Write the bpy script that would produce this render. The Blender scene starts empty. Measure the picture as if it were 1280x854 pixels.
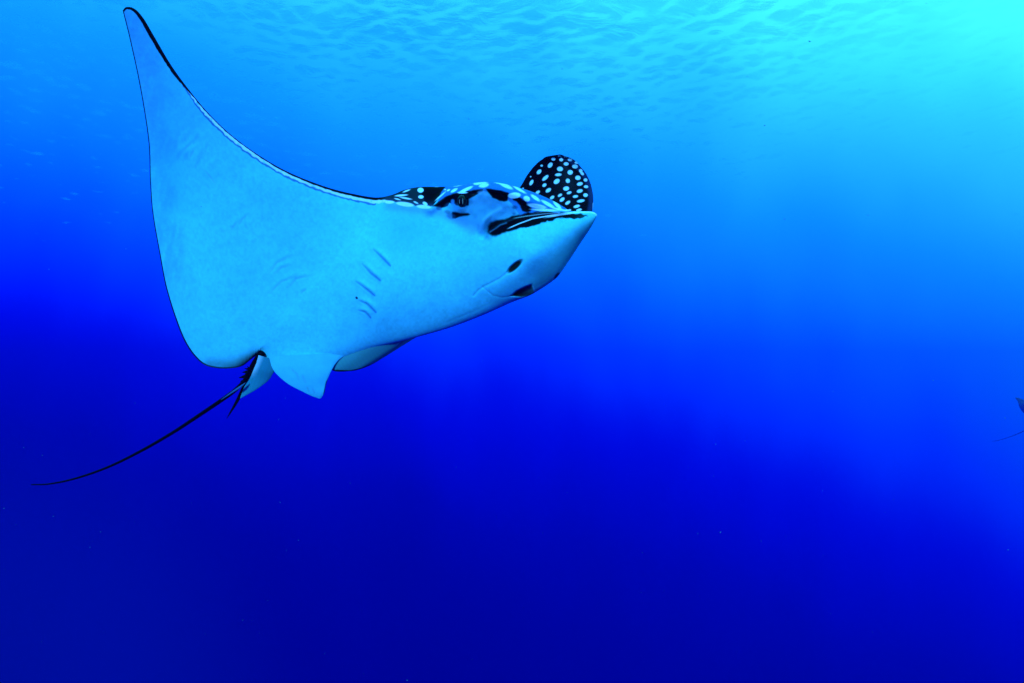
import bpy, math, random
import numpy as np
from mathutils import Vector, Matrix, Euler

random.seed(7)
rng = np.random.default_rng(7)
SC = bpy.context.scene
COL = SC.collection

# ------------------------------------------------------------------ camera
PITCH = math.radians(8.0)
F = 853.3                      # focal length in photograph pixels (24 mm on 36 mm)
cam_d = bpy.data.cameras.new("camera")
cam_d.lens = 24.0
cam_d.sensor_width = 36.0
cam_d.clip_end = 3000
cam = bpy.data.objects.new("camera", cam_d)
cam.rotation_euler = (math.radians(90) + PITCH, 0, 0)
COL.objects.link(cam)
SC.camera = cam

RP = np.array(Matrix.Rotation(PITCH, 3, 'X'))


def P(u, v, d):
    """point seen at photograph pixel u, v at depth d metres (arrays)"""
    u = np.asarray(u, float); v = np.asarray(v, float); d = np.asarray(d, float)
    p = np.stack([(u - 640) / F * d, d, (427 - v) / F * d], -1)
    return p @ RP.T


# ------------------------------------------------------------------ world: light of open water by direction, sky in the zenith
SUN_EL, SUN_AZ = math.radians(4), math.radians(193)     # behind the photographer, to the left
world = bpy.data.worlds.new("World")
SC.world = world
world.use_nodes = True
nt = world.node_tree
nt.nodes.clear()
N = nt.nodes.new
L = nt.links.new
out = N('ShaderNodeOutputWorld')
tc = N('ShaderNodeTexCoord')
# how light the open water is in each direction: a smooth low-order surface over x and z, lightest up and toward +x
sepw = N('ShaderNodeSeparateXYZ'); L(tc.outputs['Generated'], sepw.inputs[0])
Q1, QX, QZ, QXZ, QXX, QZZ, QXXZ, QZZZ, QXXX = -55.97, 68.01, 324.43, 16.57, 46.59, 86.48, 102.39, 37.68, 71.32


def madd(a, b, c):
    m = N('ShaderNodeMath'); m.operation = 'MULTIPLY_ADD'
    for k, w in enumerate((a, b, c)):
        if isinstance(w, (int, float)):
            m.inputs[k].default_value = w
        else:
            L(w, m.inputs[k])
    return m.outputs[0]


wx, wz = sepw.outputs['X'], sepw.outputs['Z']
inner = madd(wx, madd(wx, QXXX, madd(wz, QXXZ, QXX)), madd(wz, QXZ, QX))       # (x QXXX + z QXXZ + QXX) x + z QXZ + QX
zpart = madd(wz, madd(wz, madd(wz, QZZZ, QZZ), QZ), Q1)
tval = madd(wx, inner, zpart)
mr = N('ShaderNodeMapRange')
T0, T1 = -260.0, 300.0
mr.inputs['From Min'].default_value = T0
mr.inputs['From Max'].default_value = T1
L(tval, mr.inputs['Value'])
# broad, faint unevenness of the water mass
nz = N('ShaderNodeTexNoise'); nz.inputs['Scale'].default_value = 7.0; nz.inputs['Detail'].default_value = 2.5
nmap = N('ShaderNodeMapping'); nmap.inputs['Scale'].default_value = (1.0, 1.0, 0.40)
L(tc.outputs['Generated'], nmap.inputs[0]); L(nmap.outputs[0], nz.inputs['Vector'])
nsub = N('ShaderNodeMath'); nsub.operation = 'MULTIPLY_ADD'
nsub.inputs[1].default_value = 0.075; nsub.inputs[2].default_value = -0.0375
L(nz.outputs['Fac'], nsub.inputs[0])
nadd = N('ShaderNodeMath'); nadd.operation = 'ADD'
L(mr.outputs['Result'], nadd.inputs[0]); L(nsub.outputs[0], nadd.inputs[1])
ramp = N('ShaderNodeValToRGB'); ramp.color_ramp.interpolation = 'B_SPLINE'


def s2l(c):
    c = np.asarray(c, float) / 255.0
    return np.where(c <= 0.04045, c / 12.92, ((c + 0.055) / 1.055) ** 2.4)


# how the water radiance runs from the deep (first) to the light overhead (last)
STOPS = [
#STOPS_BEGIN
    (-260, (0.00000, 0.00000, 0.19000)),
    (-200, (0.00000, 0.00000, 0.19000)),
    (-157, (0.00000, 0.00000, 0.21500)),
    (-119, (0.00000, 0.00000, 0.26200)),
    (-95, (0.00000, 0.00000, 0.34500)),
    (-82, (0.00000, 0.00000, 0.40500)),
    (-60, (0.00000, 0.00000, 0.56000)),
    (-35, (0.00000, 0.00064, 0.74000)),
    (-12, (0.00000, 0.02562, 1.00000)),
    (10, (0.00000, 0.04686, 1.10000)),
    (40, (0.00059, 0.10725, 1.08000)),
    (70, (0.00244, 0.16448, 0.95000)),
    (96, (0.00213, 0.19755, 0.90000)),
    (125, (0.00864, 0.30050, 0.87000)),
    (150, (0.01580, 0.38826, 0.86000)),
    (170, (0.02282, 0.51319, 0.85000)),
    (190, (0.03802, 0.63276, 0.85000)),
    (215, (0.03940, 0.70975, 0.90000)),
    (260, (0.04477, 0.80653, 0.95000)),
    (300, (0.04835, 0.87105, 1.00000)),
#STOPS_END
]
cr = ramp.color_ramp
while len(cr.elements) > 1:
    cr.elements.remove(cr.elements[-1])
for k, (t, c) in enumerate(STOPS):
    p = (t - T0) / (T1 - T0)
    e = cr.elements[0] if k == 0 else cr.elements.new(p)
    e.position = p
    e.color = (c[0], c[1], c[2], 1)
L(nadd.outputs[0], ramp.inputs['Fac'])
bg = N('ShaderNodeBackground'); bg.inputs['Strength'].default_value = 1.0
L(ramp.outputs['Color'], bg.inputs['Color'])
sky = N('ShaderNodeTexSky'); sky.sky_type = 'NISHITA'; sky.sun_disc = False
sky.sun_elevation = SUN_EL; sky.sun_rotation = SUN_AZ
tint = N('ShaderNodeMix'); tint.data_type = 'RGBA'; tint.blend_type = 'MULTIPLY'
tint.inputs[0].default_value = 1.0
tint.inputs[7].default_value = (0.02, 0.55, 1.0, 1)       # what metres of sea water let through
L(sky.outputs['Color'], tint.inputs[6])
# faint glow added to the open-water radiance, low to the left
gdir = P(-150.0, 1020.0, 1.0); gdir = gdir / np.linalg.norm(gdir)
gd = N('ShaderNodeVectorMath'); gd.operation = 'DOT_PRODUCT'; gd.inputs[1].default_value = tuple(gdir)
L(tc.outputs['Generated'], gd.inputs[0])
gm = N('ShaderNodeMapRange'); gm.interpolation_type = 'SMOOTHERSTEP'
gm.inputs['From Min'].default_value = 0.90; gm.inputs['From Max'].default_value = 1.0
L(gd.outputs['Value'], gm.inputs['Value'])
gsum = N('ShaderNodeMix'); gsum.data_type = 'RGBA'; gsum.blend_type = 'ADD'; gsum.inputs[0].default_value = 1.0
gcol = N('ShaderNodeMix'); gcol.data_type = 'RGBA'
gcol.inputs[6].default_value = (0, 0, 0, 1); gcol.inputs[7].default_value = (0, 0.004, 0.075, 1)
L(gm.outputs['Result'], gcol.inputs[0])
L(ramp.outputs['Color'], gsum.inputs[6]); L(gcol.outputs[2], gsum.inputs[7])
L(gsum.outputs[2], bg.inputs['Color'])
bg2 = N('ShaderNodeBackground'); bg2.inputs['Strength'].default_value = 0.05
L(tint.outputs[2], bg2.inputs['Color'])
# sky only inside Snell's window overhead
sep = N('ShaderNodeSeparateXYZ'); L(tc.outputs['Generated'], sep.inputs[0])
win = N('ShaderNodeMapRange'); win.interpolation_type = 'SMOOTHSTEP'
win.inputs['From Min'].default_value = 0.66; win.inputs['From Max'].default_value = 0.82
L(sep.outputs['Z'], win.inputs['Value'])
mixw = N('ShaderNodeMixShader')
addw = N('ShaderNodeAddShader')
L(win.outputs['Result'], mixw.inputs['Fac'])
L(bg.outputs[0], addw.inputs[0]); L(bg2.outputs[0], addw.inputs[1])
L(bg.outputs[0], mixw.inputs[1]); L(addw.outputs[0], mixw.inputs[2])
L(mixw.outputs[0], out.inputs['Surface'])

# ------------------------------------------------------------------ sun, placed low behind the camera for flat frontal light like a strobe's
sun_d = bpy.data.lights.new("sun", 'SUN')
sun_d.energy = 5.0
sun_d.angle = math.radians(6)           # softened by the moving surface
sun_d.color = (0.08, 0.52, 1.0)         # daylight with its red taken out by the water above
sun = bpy.data.objects.new("sun", sun_d)
sdir = Vector((math.cos(SUN_EL) * math.sin(SUN_AZ), math.cos(SUN_EL) * math.cos(SUN_AZ), math.sin(SUN_EL)))
sun.rotation_euler = sdir.to_track_quat('Z', 'Y').to_euler()
COL.objects.link(sun)

SC.view_settings.view_transform = 'Standard'
SC.view_settings.look = 'None'
SC.view_settings.exposure = 1.0
SC.view_settings.gamma = 1.0
SC.cycles.use_denoising = True
SC.cycles.max_bounces = 8
SC.cycles.volume_bounces = 2
SC.cycles.transparent_max_bounces = 16

# ------------------------------------------------------------------ helpers
def cubic(ts, pts, t):
    """Catmull-Rom through pts at knots ts"""
    ts = np.asarray(ts, float); pts = np.asarray(pts, float); t = np.asarray(t, float)
    m = np.gradient(pts, ts, axis=0)
    i = np.clip(np.searchsorted(ts, t, side='right') - 1, 0, len(ts) - 2)
    h = (ts[i + 1] - ts[i])
    x = (t - ts[i]) / h
    if pts.ndim > 1:
        h = h[:, None]; x = x[:, None]
    return ((2*x**3 - 3*x**2 + 1) * pts[i] + (x**3 - 2*x**2 + x) * h * m[i]
            + (-2*x**3 + 3*x**2) * pts[i + 1] + (x**3 - x**2) * h * m[i + 1])


def mono(xs, ys, x):
    return np.interp(x, xs, ys)


def smono(xs, ys, x):
    """piecewise curve with its corners rounded off, still pinned near the ends"""
    x = np.asarray(x, float); o = np.zeros_like(x); w = 0
    for k in np.linspace(-1, 1, 15):
        g = math.exp(-2.2 * k * k)
        o = o + g * np.interp(x + k * 0.055 * np.clip(np.minimum(x, 1 - x) / 0.12, 0, 1), xs, ys); w += g
    return o / w


def sstep(a, b, x):
    t = np.clip((x - a) / (b - a), 0, 1)
    return t * t * (3 - 2 * t)


class TPS:
    def __init__(self, pts, lam=0.0):
        pts = np.asarray(pts, float)
        self.c = pts[:, :2] / 100; n = len(pts)
        K = self.k(np.linalg.norm(self.c[:, None] - self.c[None], axis=-1)) + lam * np.eye(n)
        Q = np.hstack([np.ones((n, 1)), self.c])
        A = np.block([[K, Q], [Q.T, np.zeros((3, 3))]])
        self.w = np.linalg.solve(A, np.concatenate([pts[:, 2], np.zeros(3)]))

    @staticmethod
    def k(r):
        return np.where(r > 1e-9, r * r * np.log(np.maximum(r, 1e-9)), 0.0)

    def __call__(self, u, v):
        u = np.asarray(u, float) / 100; v = np.asarray(v, float) / 100
        o = self.w[-3] + self.w[-2] * u + self.w[-1] * v
        for (cx, cy), w in zip(self.c, self.w):
            o = o + w * self.k(np.hypot(u - cx, v - cy))
        return o


def seg_dist(u, v, pts):
    """distance to a polyline, and the running parameter 0..1 along it"""
    pts = np.asarray(pts, float)
    best = np.full(np.shape(u), 1e9); par = np.zeros(np.shape(u))
    n = len(pts) - 1
    for k in range(n):
        ax, ay = pts[k]; bx, by = pts[k + 1]
        dx, dy = bx - ax, by - ay
        t = np.clip(((u - ax) * dx + (v - ay) * dy) / (dx * dx + dy * dy + 1e-9), 0, 1)
        d = np.hypot(u - ax - t * dx, v - ay - t * dy)
        m = d < best
        best = np.where(m, d, best); par = np.where(m, (k + t) / n, par)
    return best, par


def poly_sd(u, v, pts):
    """signed distance to a polygon, negative inside"""
    pts = np.asarray(pts, float)
    d, _ = seg_dist(u, v, np.vstack([pts, pts[:1]]))
    ins = np.zeros(np.shape(u), bool)
    j = len(pts) - 1
    for i in range(len(pts)):
        xi, yi = pts[i]; xj, yj = pts[j]
        c = ((yi > v) != (yj > v)) & (u < (xj - xi) * (v - yi) / (yj - yi + 1e-12) + xi)
        ins ^= c
        j = i
    return np.where(ins, -d, d)


def ell(u, v, x, y, a, b, ang=0.0, soft=0.35):
    """coverage of an ellipse with semi axes a, b (pixels), ang in degrees, y down"""
    r = math.radians(ang)
    c, s = math.cos(r), math.sin(r)
    du, dv = u - x, v - y
    p = (du * c + dv * s) / a; q = (-du * s + dv * c) / b
    rr = np.sqrt(p * p + q * q)
    w = soft / min(a, b)
    return 1 - sstep(1 - w, 1 + w, rr)


def vnoise(u, v, s, seed=0):
    """smooth value noise, about -1..1"""
    r = np.random.default_rng(seed)
    tab = r.uniform(-1, 1, (256, 256))
    x = np.asarray(u, float) / s + 1000; y = np.asarray(v, float) / s + 1000
    i = np.floor(x).astype(int); j = np.floor(y).astype(int)
    fx = x - i; fy = y - j
    fx = fx * fx * (3 - 2 * fx); fy = fy * fy * (3 - 2 * fy)
    g = lambda a, b: tab[a & 255, b & 255]
    return (g(i, j) * (1 - fx) * (1 - fy) + g(i + 1, j) * fx * (1 - fy)
            + g(i, j + 1) * (1 - fx) * fy + g(i + 1, j + 1) * fx * fy)


def make_obj(name, verts, faces, mat, parent=None, colors=None, smooth=True, origin=None):
    me = bpy.data.meshes.new(name)
    verts = np.asarray(verts, float)
    if origin is not None:
        verts = verts - np.asarray(origin)
    faces = np.asarray(faces, dtype=np.int32)
    nf, k = faces.shape
    me.vertices.add(len(verts)); me.vertices.foreach_set('co', verts.astype(np.float32).ravel())
    me.loops.add(nf * k); me.loops.foreach_set('vertex_index', faces.ravel())
    me.polygons.add(nf)
    me.polygons.foreach_set('loop_start', np.arange(0, nf * k, k, dtype=np.int32))
    me.update(calc_edges=True)
    me.validate(verbose=False)
    if smooth:
        me.shade_smooth()
    if colors is not None:
        ca = me.color_attributes.new('skin', 'FLOAT_COLOR', 'POINT')
        c4 = np.ones((len(verts), 4), np.float32); c4[:, :3] = colors
        ca.data.foreach_set('color', c4.ravel())
    if mat:
        me.materials.append(mat)
    o = bpy.data.objects.new(name, me)
    COL.objects.link(o)
    if parent is not None:
        o.parent = parent
    return o


def grid_faces(nr, nc, closed):
    """nr rows (along), nc columns (round), closed loops"""
    i = np.arange(nr - 1)[:, None]
    j = np.arange(nc if closed else nc - 1)[None]
    a = i * nc + j; b = i * nc + (j + 1) % nc
    c = (i + 1) * nc + (j + 1) % nc; d = (i + 1) * nc + j
    return np.stack([a, b, c, d], -1).reshape(-1, 4)


# ------------------------------------------------------------------ materials
def skin_material(name, rough=0.42, bump=0.12, scale=60):
    m = bpy.data.materials.new(name); m.use_nodes = True
    n = m.node_tree; b = n.nodes['Principled BSDF']
    at = n.nodes.new('ShaderNodeVertexColor'); at.layer_name = 'skin'
    tcn = n.nodes.new('ShaderNodeTexCoord')
    no = n.nodes.new('ShaderNodeTexNoise'); no.inputs['Scale'].default_value = scale
    no.inputs['Detail'].default_value = 6; no.inputs['Roughness'].default_value = 0.65
    n.links.new(tcn.outputs['Object'], no.inputs['Vector'])
    no2 = n.nodes.new('ShaderNodeTexNoise'); no2.inputs['Scale'].default_value = 7
    no2.inputs['Detail'].default_value = 4
    n.links.new(tcn.outputs['Object'], no2.inputs['Vector'])
    mul = n.nodes.new('ShaderNodeMath'); mul.operation = 'ADD'
    n.links.new(no.outputs['Fac'], mul.inputs[0]); n.links.new(no2.outputs['Fac'], mul.inputs[1])
    r2 = n.nodes.new('ShaderNodeMapRange')
    r2.inputs['From Min'].default_value = 0.6; r2.inputs['From Max'].default_value = 1.4
    r2.inputs['To Min'].default_value = 0.88; r2.inputs['To Max'].default_value = 1.0
    n.links.new(mul.outputs[0], r2.inputs['Value'])
    mx = n.nodes.new('ShaderNodeVectorMath'); mx.operation = 'SCALE'
    n.links.new(at.outputs['Color'], mx.inputs[0]); n.links.new(r2.outputs['Result'], mx.inputs['Scale'])
    n.links.new(mx.outputs[0], b.inputs['Base Color'])
    b.inputs['Roughness'].default_value = rough
    b.inputs['Specular IOR Level'].default_value = 0.04
    bp = n.nodes.new('ShaderNodeBump'); bp.inputs['Strength'].default_value = bump
    bp.inputs['Distance'].default_value = 0.004
    n.links.new(no.outputs['Fac'], bp.inputs['Height'])
    n.links.new(bp.outputs[0], b.inputs['Normal'])
    return m


def plain_material(name, color, rough=0.4, spec=0.3):
    m = bpy.data.materials.new(name); m.use_nodes = True
    n = m.node_tree; b = n.nodes['Principled BSDF']
    no = n.nodes.new('ShaderNodeTexNoise'); no.inputs['Scale'].default_value = 40
    cr_ = n.nodes.new('ShaderNodeMix'); cr_.data_type = 'RGBA'
    cr_.inputs[6].default_value = (*[c * 0.8 for c in color], 1); cr_.inputs[7].default_value = (*color, 1)
    n.links.new(no.outputs['Fac'], cr_.inputs[0])
    n.links.new(cr_.outputs[2], b.inputs['Base Color'])
    b.inputs['Roughness'].default_value = rough
    b.inputs['Specular IOR Level'].default_value = spec
    return m


M_SKIN = skin_material('ray_skin')
M_BLACK = plain_material('black_tail_skin', (0.002, 0.002, 0.003), 0.6, 0.04)
M_EYE = plain_material('eye_cornea', (0.003, 0.003, 0.003), 0.12, 0.15)

# albedos
WH = np.array((0.17, 0.86, 0.88))      # belly
BK = np.array((0.0012, 0.0012, 0.0015))   # black back
DG = np.array((0.010, 0.028, 0.030))    # dark grey-green back
MB = np.array((0.03, 0.24, 0.62))      # washed crown skin
SP = np.array((0.95, 0.97, 0.95))      # pale spots
OL = np.array((0.12, 0.20, 0.10))      # olive underside tone


def mixc(col, mask, c):
    mask = np.clip(mask, 0, 1)[..., None]
    return col * (1 - mask) + np.asarray(c) * mask


# ================================================================== THE RAY
# depth (metres from the lens plane) of the middle of the body at photograph pixels
DEPTH = TPS([(165, 12, 2.95), (280, 140, 3.02), (385, 225, 3.08), (190, 200, 3.28), (205, 330, 3.42), (240, 440, 3.55),
             (320, 445, 3.56), (485, 245, 3.12), (560, 240, 3.08), (450, 350, 3.24), (350, 320, 3.28), (620, 232, 3.02),
             (746, 268, 2.82), (700, 345, 2.98), (600, 395, 3.18), (500, 428, 3.38), (400, 465, 3.50), (650, 300, 2.95)])

# matched points: leading edge / top of the head  |  trailing edge / belly line / chin
PAIRS = [
    (0.000, (153.5, 13), (153.5, 13.5)),
    (0.006, (156, 10.0), (154.5, 18)),
    (0.020, (161, 8.8), (157, 28)),
    (0.040, (168, 11), (160.5, 42)),
    (0.070, (178, 21), (165.5, 64)),
    (0.110, (193, 46), (172, 94)),
    (0.160, (213, 80), (180, 138)),
    (0.210, (236, 112), (186, 182)),
    (0.260, (262, 143), (187.5, 226)),
    (0.310, (293, 172), (191, 270)),
    (0.350, (325, 195), (199, 316)),
    (0.390, (358, 214), (208, 362)),
    (0.420, (386, 226), (219.5, 399)),
    (0.450, (415, 236), (232.5, 430)),
    (0.465, (430, 240), (241.5, 443.5)),
    (0.480, (444, 243), (254, 455.3)),
    (0.495, (457, 245.5), (269, 460)),
    (0.510, (470, 247), (286, 460.7)),
    (0.525, (480, 246), (303, 457.3)),
    (0.540, (490, 243.5), (321, 444.5)),
    (0.570, (505, 237.5), (343, 460)),
    (0.600, (522, 234), (375, 465)),
    (0.640, (545, 233.5), (422, 452)),
    (0.680, (567, 233), (466, 435.5)),
    (0.720, (588, 229.5), (510, 424.5)),
    (0.760, (607, 227.6), (560, 410.5)),
    (0.800, (628, 229.5), (604, 394)),
    (0.840, (652, 235.5), (640, 378)),
    (0.870, (671, 242), (664, 368.5)),
    (0.900, (690, 250.5), (690, 352)),
    (0.930, (706, 259.5), (701, 341)),
    (0.950, (713, 263.8), (712, 325)),
    (0.970, (728, 264.2), (727, 302)),
    (0.985, (740, 264.8), (739, 284)),
    (0.995, (745, 267), (745.5, 272)),
    (1.000, (746.5, 269), (746.5, 269.5)),
]
TS = [p[0] for p in PAIRS]
UP = np.array([p[1] for p in PAIRS], float)
LO = np.array([p[2] for p in PAIRS], float)

# dense section stations, closer together on the head
tt = np.concatenate([np.linspace(0, 0.04, 40)[:-1], np.linspace(0.04, 0.52, 290)[:-1],
                     np.linspace(0.52, 0.95, 470)[:-1], np.linspace(0.95, 1.0, 70)])
U = cubic(TS, UP, tt); Lw = cubic(TS, LO, tt)
NF, NB = 300, 60
thf = (np.linspace(0, 1, NF + 1))
# round parameter: blend of even and cosine spacing in front
bf = 0.35 * thf + 0.65 * (1 - np.cos(np.pi * thf)) / 2
thb = np.linspace(0, 1, NB + 1)[1:-1]
bb = ((1 + np.cos(np.pi * thb)) / 2)
b_all = np.concatenate([bf, bb])                     # front from upper to lower edge, back again behind
front = np.concatenate([np.ones(NF + 1, bool), np.zeros(len(bb), bool)])
B = b_all[None, :]; T = tt[:, None]
PU = U[:, None, 0] * (1 - B) + Lw[:, None, 0] * B
PV = U[:, None, 1] * (1 - B) + Lw[:, None, 1] * B
# bow the spanwise lines so the mesh flows
D0 = DEPTH(PU, PV)
SM = {0.51: (289, 464), 0.525: (308, 469), 0.54: (328, 471), 0.57: (352, 470)}      # belly fullness runs on past the notch at the tail root
LS = cubic(TS, np.array([SM.get(k, tuple(p)) for k, p in zip(TS, LO)], float), tt)
kk = (np.linalg.norm(Lw - U, axis=1) / np.linalg.norm(LS - U, axis=1).clip(1e-6))[:, None]
kk = np.clip(kk, 0, 1)
BS = B * kk
nw = np.clip((1 - kk) * 40, 0, 1)
tap = np.sqrt(np.clip(1 - (np.clip((B - 0.92) / 0.08, 0, 1)) ** 2, 0, 1))
tap0 = 1 - nw * (1 - tap)
arch = np.sqrt(np.clip(4 * BS * (1 - BS), 0, 1)) * tap0
# thickness toward the lens (belly side) and away from it (back)
t1 = smono([0, .02, .1, .3, .45, .52, .6, .7, .8, .9, .96, .99, 1.0], [0.002, .008, .014, .022, .032, .045, .07, .10, .12, .12, .085, .03, .004], T)
t2 = smono([0, .3, .42, .50, .56, .65, .75, .85, .93, 1.0], [0, 0, 0.008, .03, .05, .06, .06, .04, .02, 0], T)
asym = 1 - 0.55 * BS * (1 - sstep(0.35, 0.70, T))
ff = t1 * arch * asym + t2 * arch * sstep(0.05, 1.0, BS)
tb = smono([0, .02, .1, .3, .45, .52, .6, .7, .8, .9, .96, .99, 1.0], [0.002, .008, .014, .03, .06, .10, .17, .22, .20, .15, .09, .03, .004], T)
fb = tb * arch

# ---- relief seen on the belly side, in millimetres-to-centimetres, + toward the lens
def I1(x, y):      # coordinates measured on an enlargement of the head
    return 460 + x / 3.881, 180 + y / 3.881


def I5(x, y):
    return 480 + x / 10.667, 220 + y / 10.667


def I2(x, y):
    return 600 + x / 7.7625, 180 + y / 7.7625


def IH(x, y):
    return 560 + x / 10.667, 230 + y / 10.667


def I6(x, y):
    return 320 + x / 6.4, 290 + y / 6.4


def pl(f, pts):
    return [f(*p) for p in pts]


GILLS = [pl(I6, [(940, 140), (1000, 200), (1075, 272)]), pl(I6, [(850, 255), (915, 330), (995, 390)]),
         pl(I6, [(800, 395), (870, 450), (950, 510)]), pl(I6, [(822, 545), (890, 580), (960, 645)]),
         pl(I6, [(820, 625), (875, 645), (918, 688)])]
WRINK = [pl(I6, [(90, 350), (170, 245), (300, 182)]), pl(I6, [(130, 355), (195, 290), (290, 262)]),
         pl(I6, [(100, 500), (200, 400), (340, 345)]), pl(I6, [(240, 460), (320, 375), (440, 350)]),
         pl(I6, [(355, 490), (405, 458)]), [(254, 211), (262, 220), (272, 234)], [(296, 284), (303, 274), (311, 267)],
         [(288, 288), (297, 277)], [(228, 190), (240, 178)], [(236, 200), (243, 186)]]
BILL_LINE = pl(I1, [(560, 460), (600, 405), (680, 372), (760, 345), (850, 328), (960, 325), (1090, 325)])
CREASE1 = pl(I1, [(676, 622), (640, 650), (600, 672), (560, 692), (535, 708), (512, 735)])
CREASE2 = pl(I1, [(556, 690), (580, 712), (610, 735), (650, 744), (700, 738)])
NOST = I1(712, 595)
MOUTH = pl(I1, [(690, 738), (720, 712), (765, 690), (795, 680), (806, 722), (792, 736), (745, 744)])
EYE = (577.5, 250.0)
SLIT = pl(I5, [(905, 475), (950, 478), (1010, 492), (1120, 495), (1150, 512), (1120, 530), (1010, 545), (950, 568), (915, 560)])


def relief(u, v):
    r = np.zeros_like(u)
    for g in GILLS:
        d, p = seg_dist(u, v, g)
        env = np.sin(np.pi * np.clip(p, 0.03, 0.97))
        r -= 0.009 * np.exp(-(d / 1.5) ** 2) * env
        # lip standing proud on the head side of each slit
        d2, _ = seg_dist(u - 2.6, v + 1.6, g)
        r += 0.0055 * np.exp(-(d2 / 3.6) ** 2) * env
    for k, g in enumerate(WRINK):
        d, p = seg_dist(u, v, g)
        r -= (0.0022 if k < 5 else 0.0018) * np.exp(-(d / 1.6) ** 2) * np.sin(np.pi * np.clip(p, 0.05, 0.95))
        d2, p = seg_dist(u + 2.5, v + 2, g)
        r += 0.0015 * np.exp(-(d2 / 3.) ** 2)
    # brow ridge over the eye and crown, socket hollow, cheek
    d, p = seg_dist(u, v, [(538, 262), (556, 246), (575, 238), (600, 233), (622, 236), (645, 243), (668, 253), (700, 262)])
    r += 0.028 * np.exp(-(d / 6.0) ** 2)
    r += 0.030 * np.exp(-(((u - EYE[0]) / 11) ** 2 + ((v - EYE[1]) / 10) ** 2))
    d, p = seg_dist(u, v, [(590, 258), (610, 256), (630, 260)])
    r -= 0.022 * np.exp(-(d / 9.0) ** 2)
    d, _ = seg_dist(u, v, [(566, 268.5), (588, 267.5)])
    r -= 0.010 * np.exp(-(d / 2.6) ** 2)
    # the bill: everything below its rim stands forward of the crown
    d, p = seg_dist(u, v, BILL_LINE)
    sd = v - np.interp(u, [q[0] for q in BILL_LINE], [q[1] for q in BILL_LINE])
    on = sstep(596, 618, u)
    r += on * 0.045 * (sstep(-2.2, 2.2, sd) - 1) * np.exp(-(np.maximum(-sd, 0) / 26) ** 2)
    r += on * 0.006 * np.exp(-((sd - 1.5) / 2.5) ** 2)
    d, _ = seg_dist(u, v, pl(I1, [(590, 450), (556, 420), (560, 375), (620, 320), (680, 300)]))
    r += 0.007 * np.exp(-(d / 3.5) ** 2)
    # nostril flap, mouth, creases of the chin
    for c, a in ((CREASE1, 0.0032), (CREASE2, 0.0022)):
        d, _ = seg_dist(u, v, c)
        r -= a * np.exp(-(d / 1.5) ** 2)
        d, _ = seg_dist(u, v - 5, c)
        r += 0.6 * a * np.exp(-(d / 5) ** 2)
    e = ell(u, v, NOST[0], NOST[1], 10.8, 3.6, -40, 1.4)
    r -= 0.022 * e
    md = poly_sd(u, v, MOUTH)
    r -= 0.030 * (1 - sstep(-3, 1.2, md))
    # hollow between the snout and the mouth flap
    d, _ = seg_dist(u, v, pl(I1, [(1020, 480), (920, 560), (820, 640)]))
    r -= 0.020 * np.exp(-(d / 16) ** 2)
    d, _ = seg_dist(u, v, pl(I1, [(800, 545), (720, 640), (640, 700)]))
    r += 0.012 * np.exp(-(d / 12) ** 2)
    # folds along the lower belly toward the mouth
    for k in range(4):
        d, p = seg_dist(u, v, [(545 + 12 * k, 409 - 4 * k), (590 + 10 * k, 390 - 5 * k)])
        r -= 0.0008 * np.exp(-(d / 1.6) ** 2) * np.sin(np.pi * np.clip(p, .02, .98))
    # fin rays at the hind corner of the wing and mottled wing skin
    ang = np.arctan2(v - 360, u - 330)
    m = (1 - sstep(0, 34, edge_dist_tr(u, v))) * sstep(330, 380, v)
    r += 0.0009 * np.sin(ang * 170) * m
    m2 = np.exp(-(((u - 232) / 34) ** 2 + ((v - 190) / 42) ** 2))
    r += 0.0018 * vnoise(u + v * 0.3, v * 0.5, 5.5, 5) * m2
    r += 0.0016 * vnoise(u, v, 26, 3) + 0.0005 * vnoise(u, v, 7, 4)
    # pelvic girdle ridge
    d, p = seg_dist(u, v, [(350, 461), (380, 453), (400, 453), (418, 460)])
    r += 0.006 * np.exp(-(d / 4) ** 2)
    d, p = seg_dist(u, v, [(330, 440), (380, 425), (450, 418), (520, 402)])
    r -= 0.005 * np.exp(-(d / 16) ** 2)
    return r


TRAIL = cubic(TS, LO, np.linspace(0, 0.54, 90))


def edge_dist_tr(u, v):
    return seg_dist(u, v, TRAIL)[0]


LEAD = cubic(TS, UP, np.linspace(0, 0.60, 160))


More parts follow.
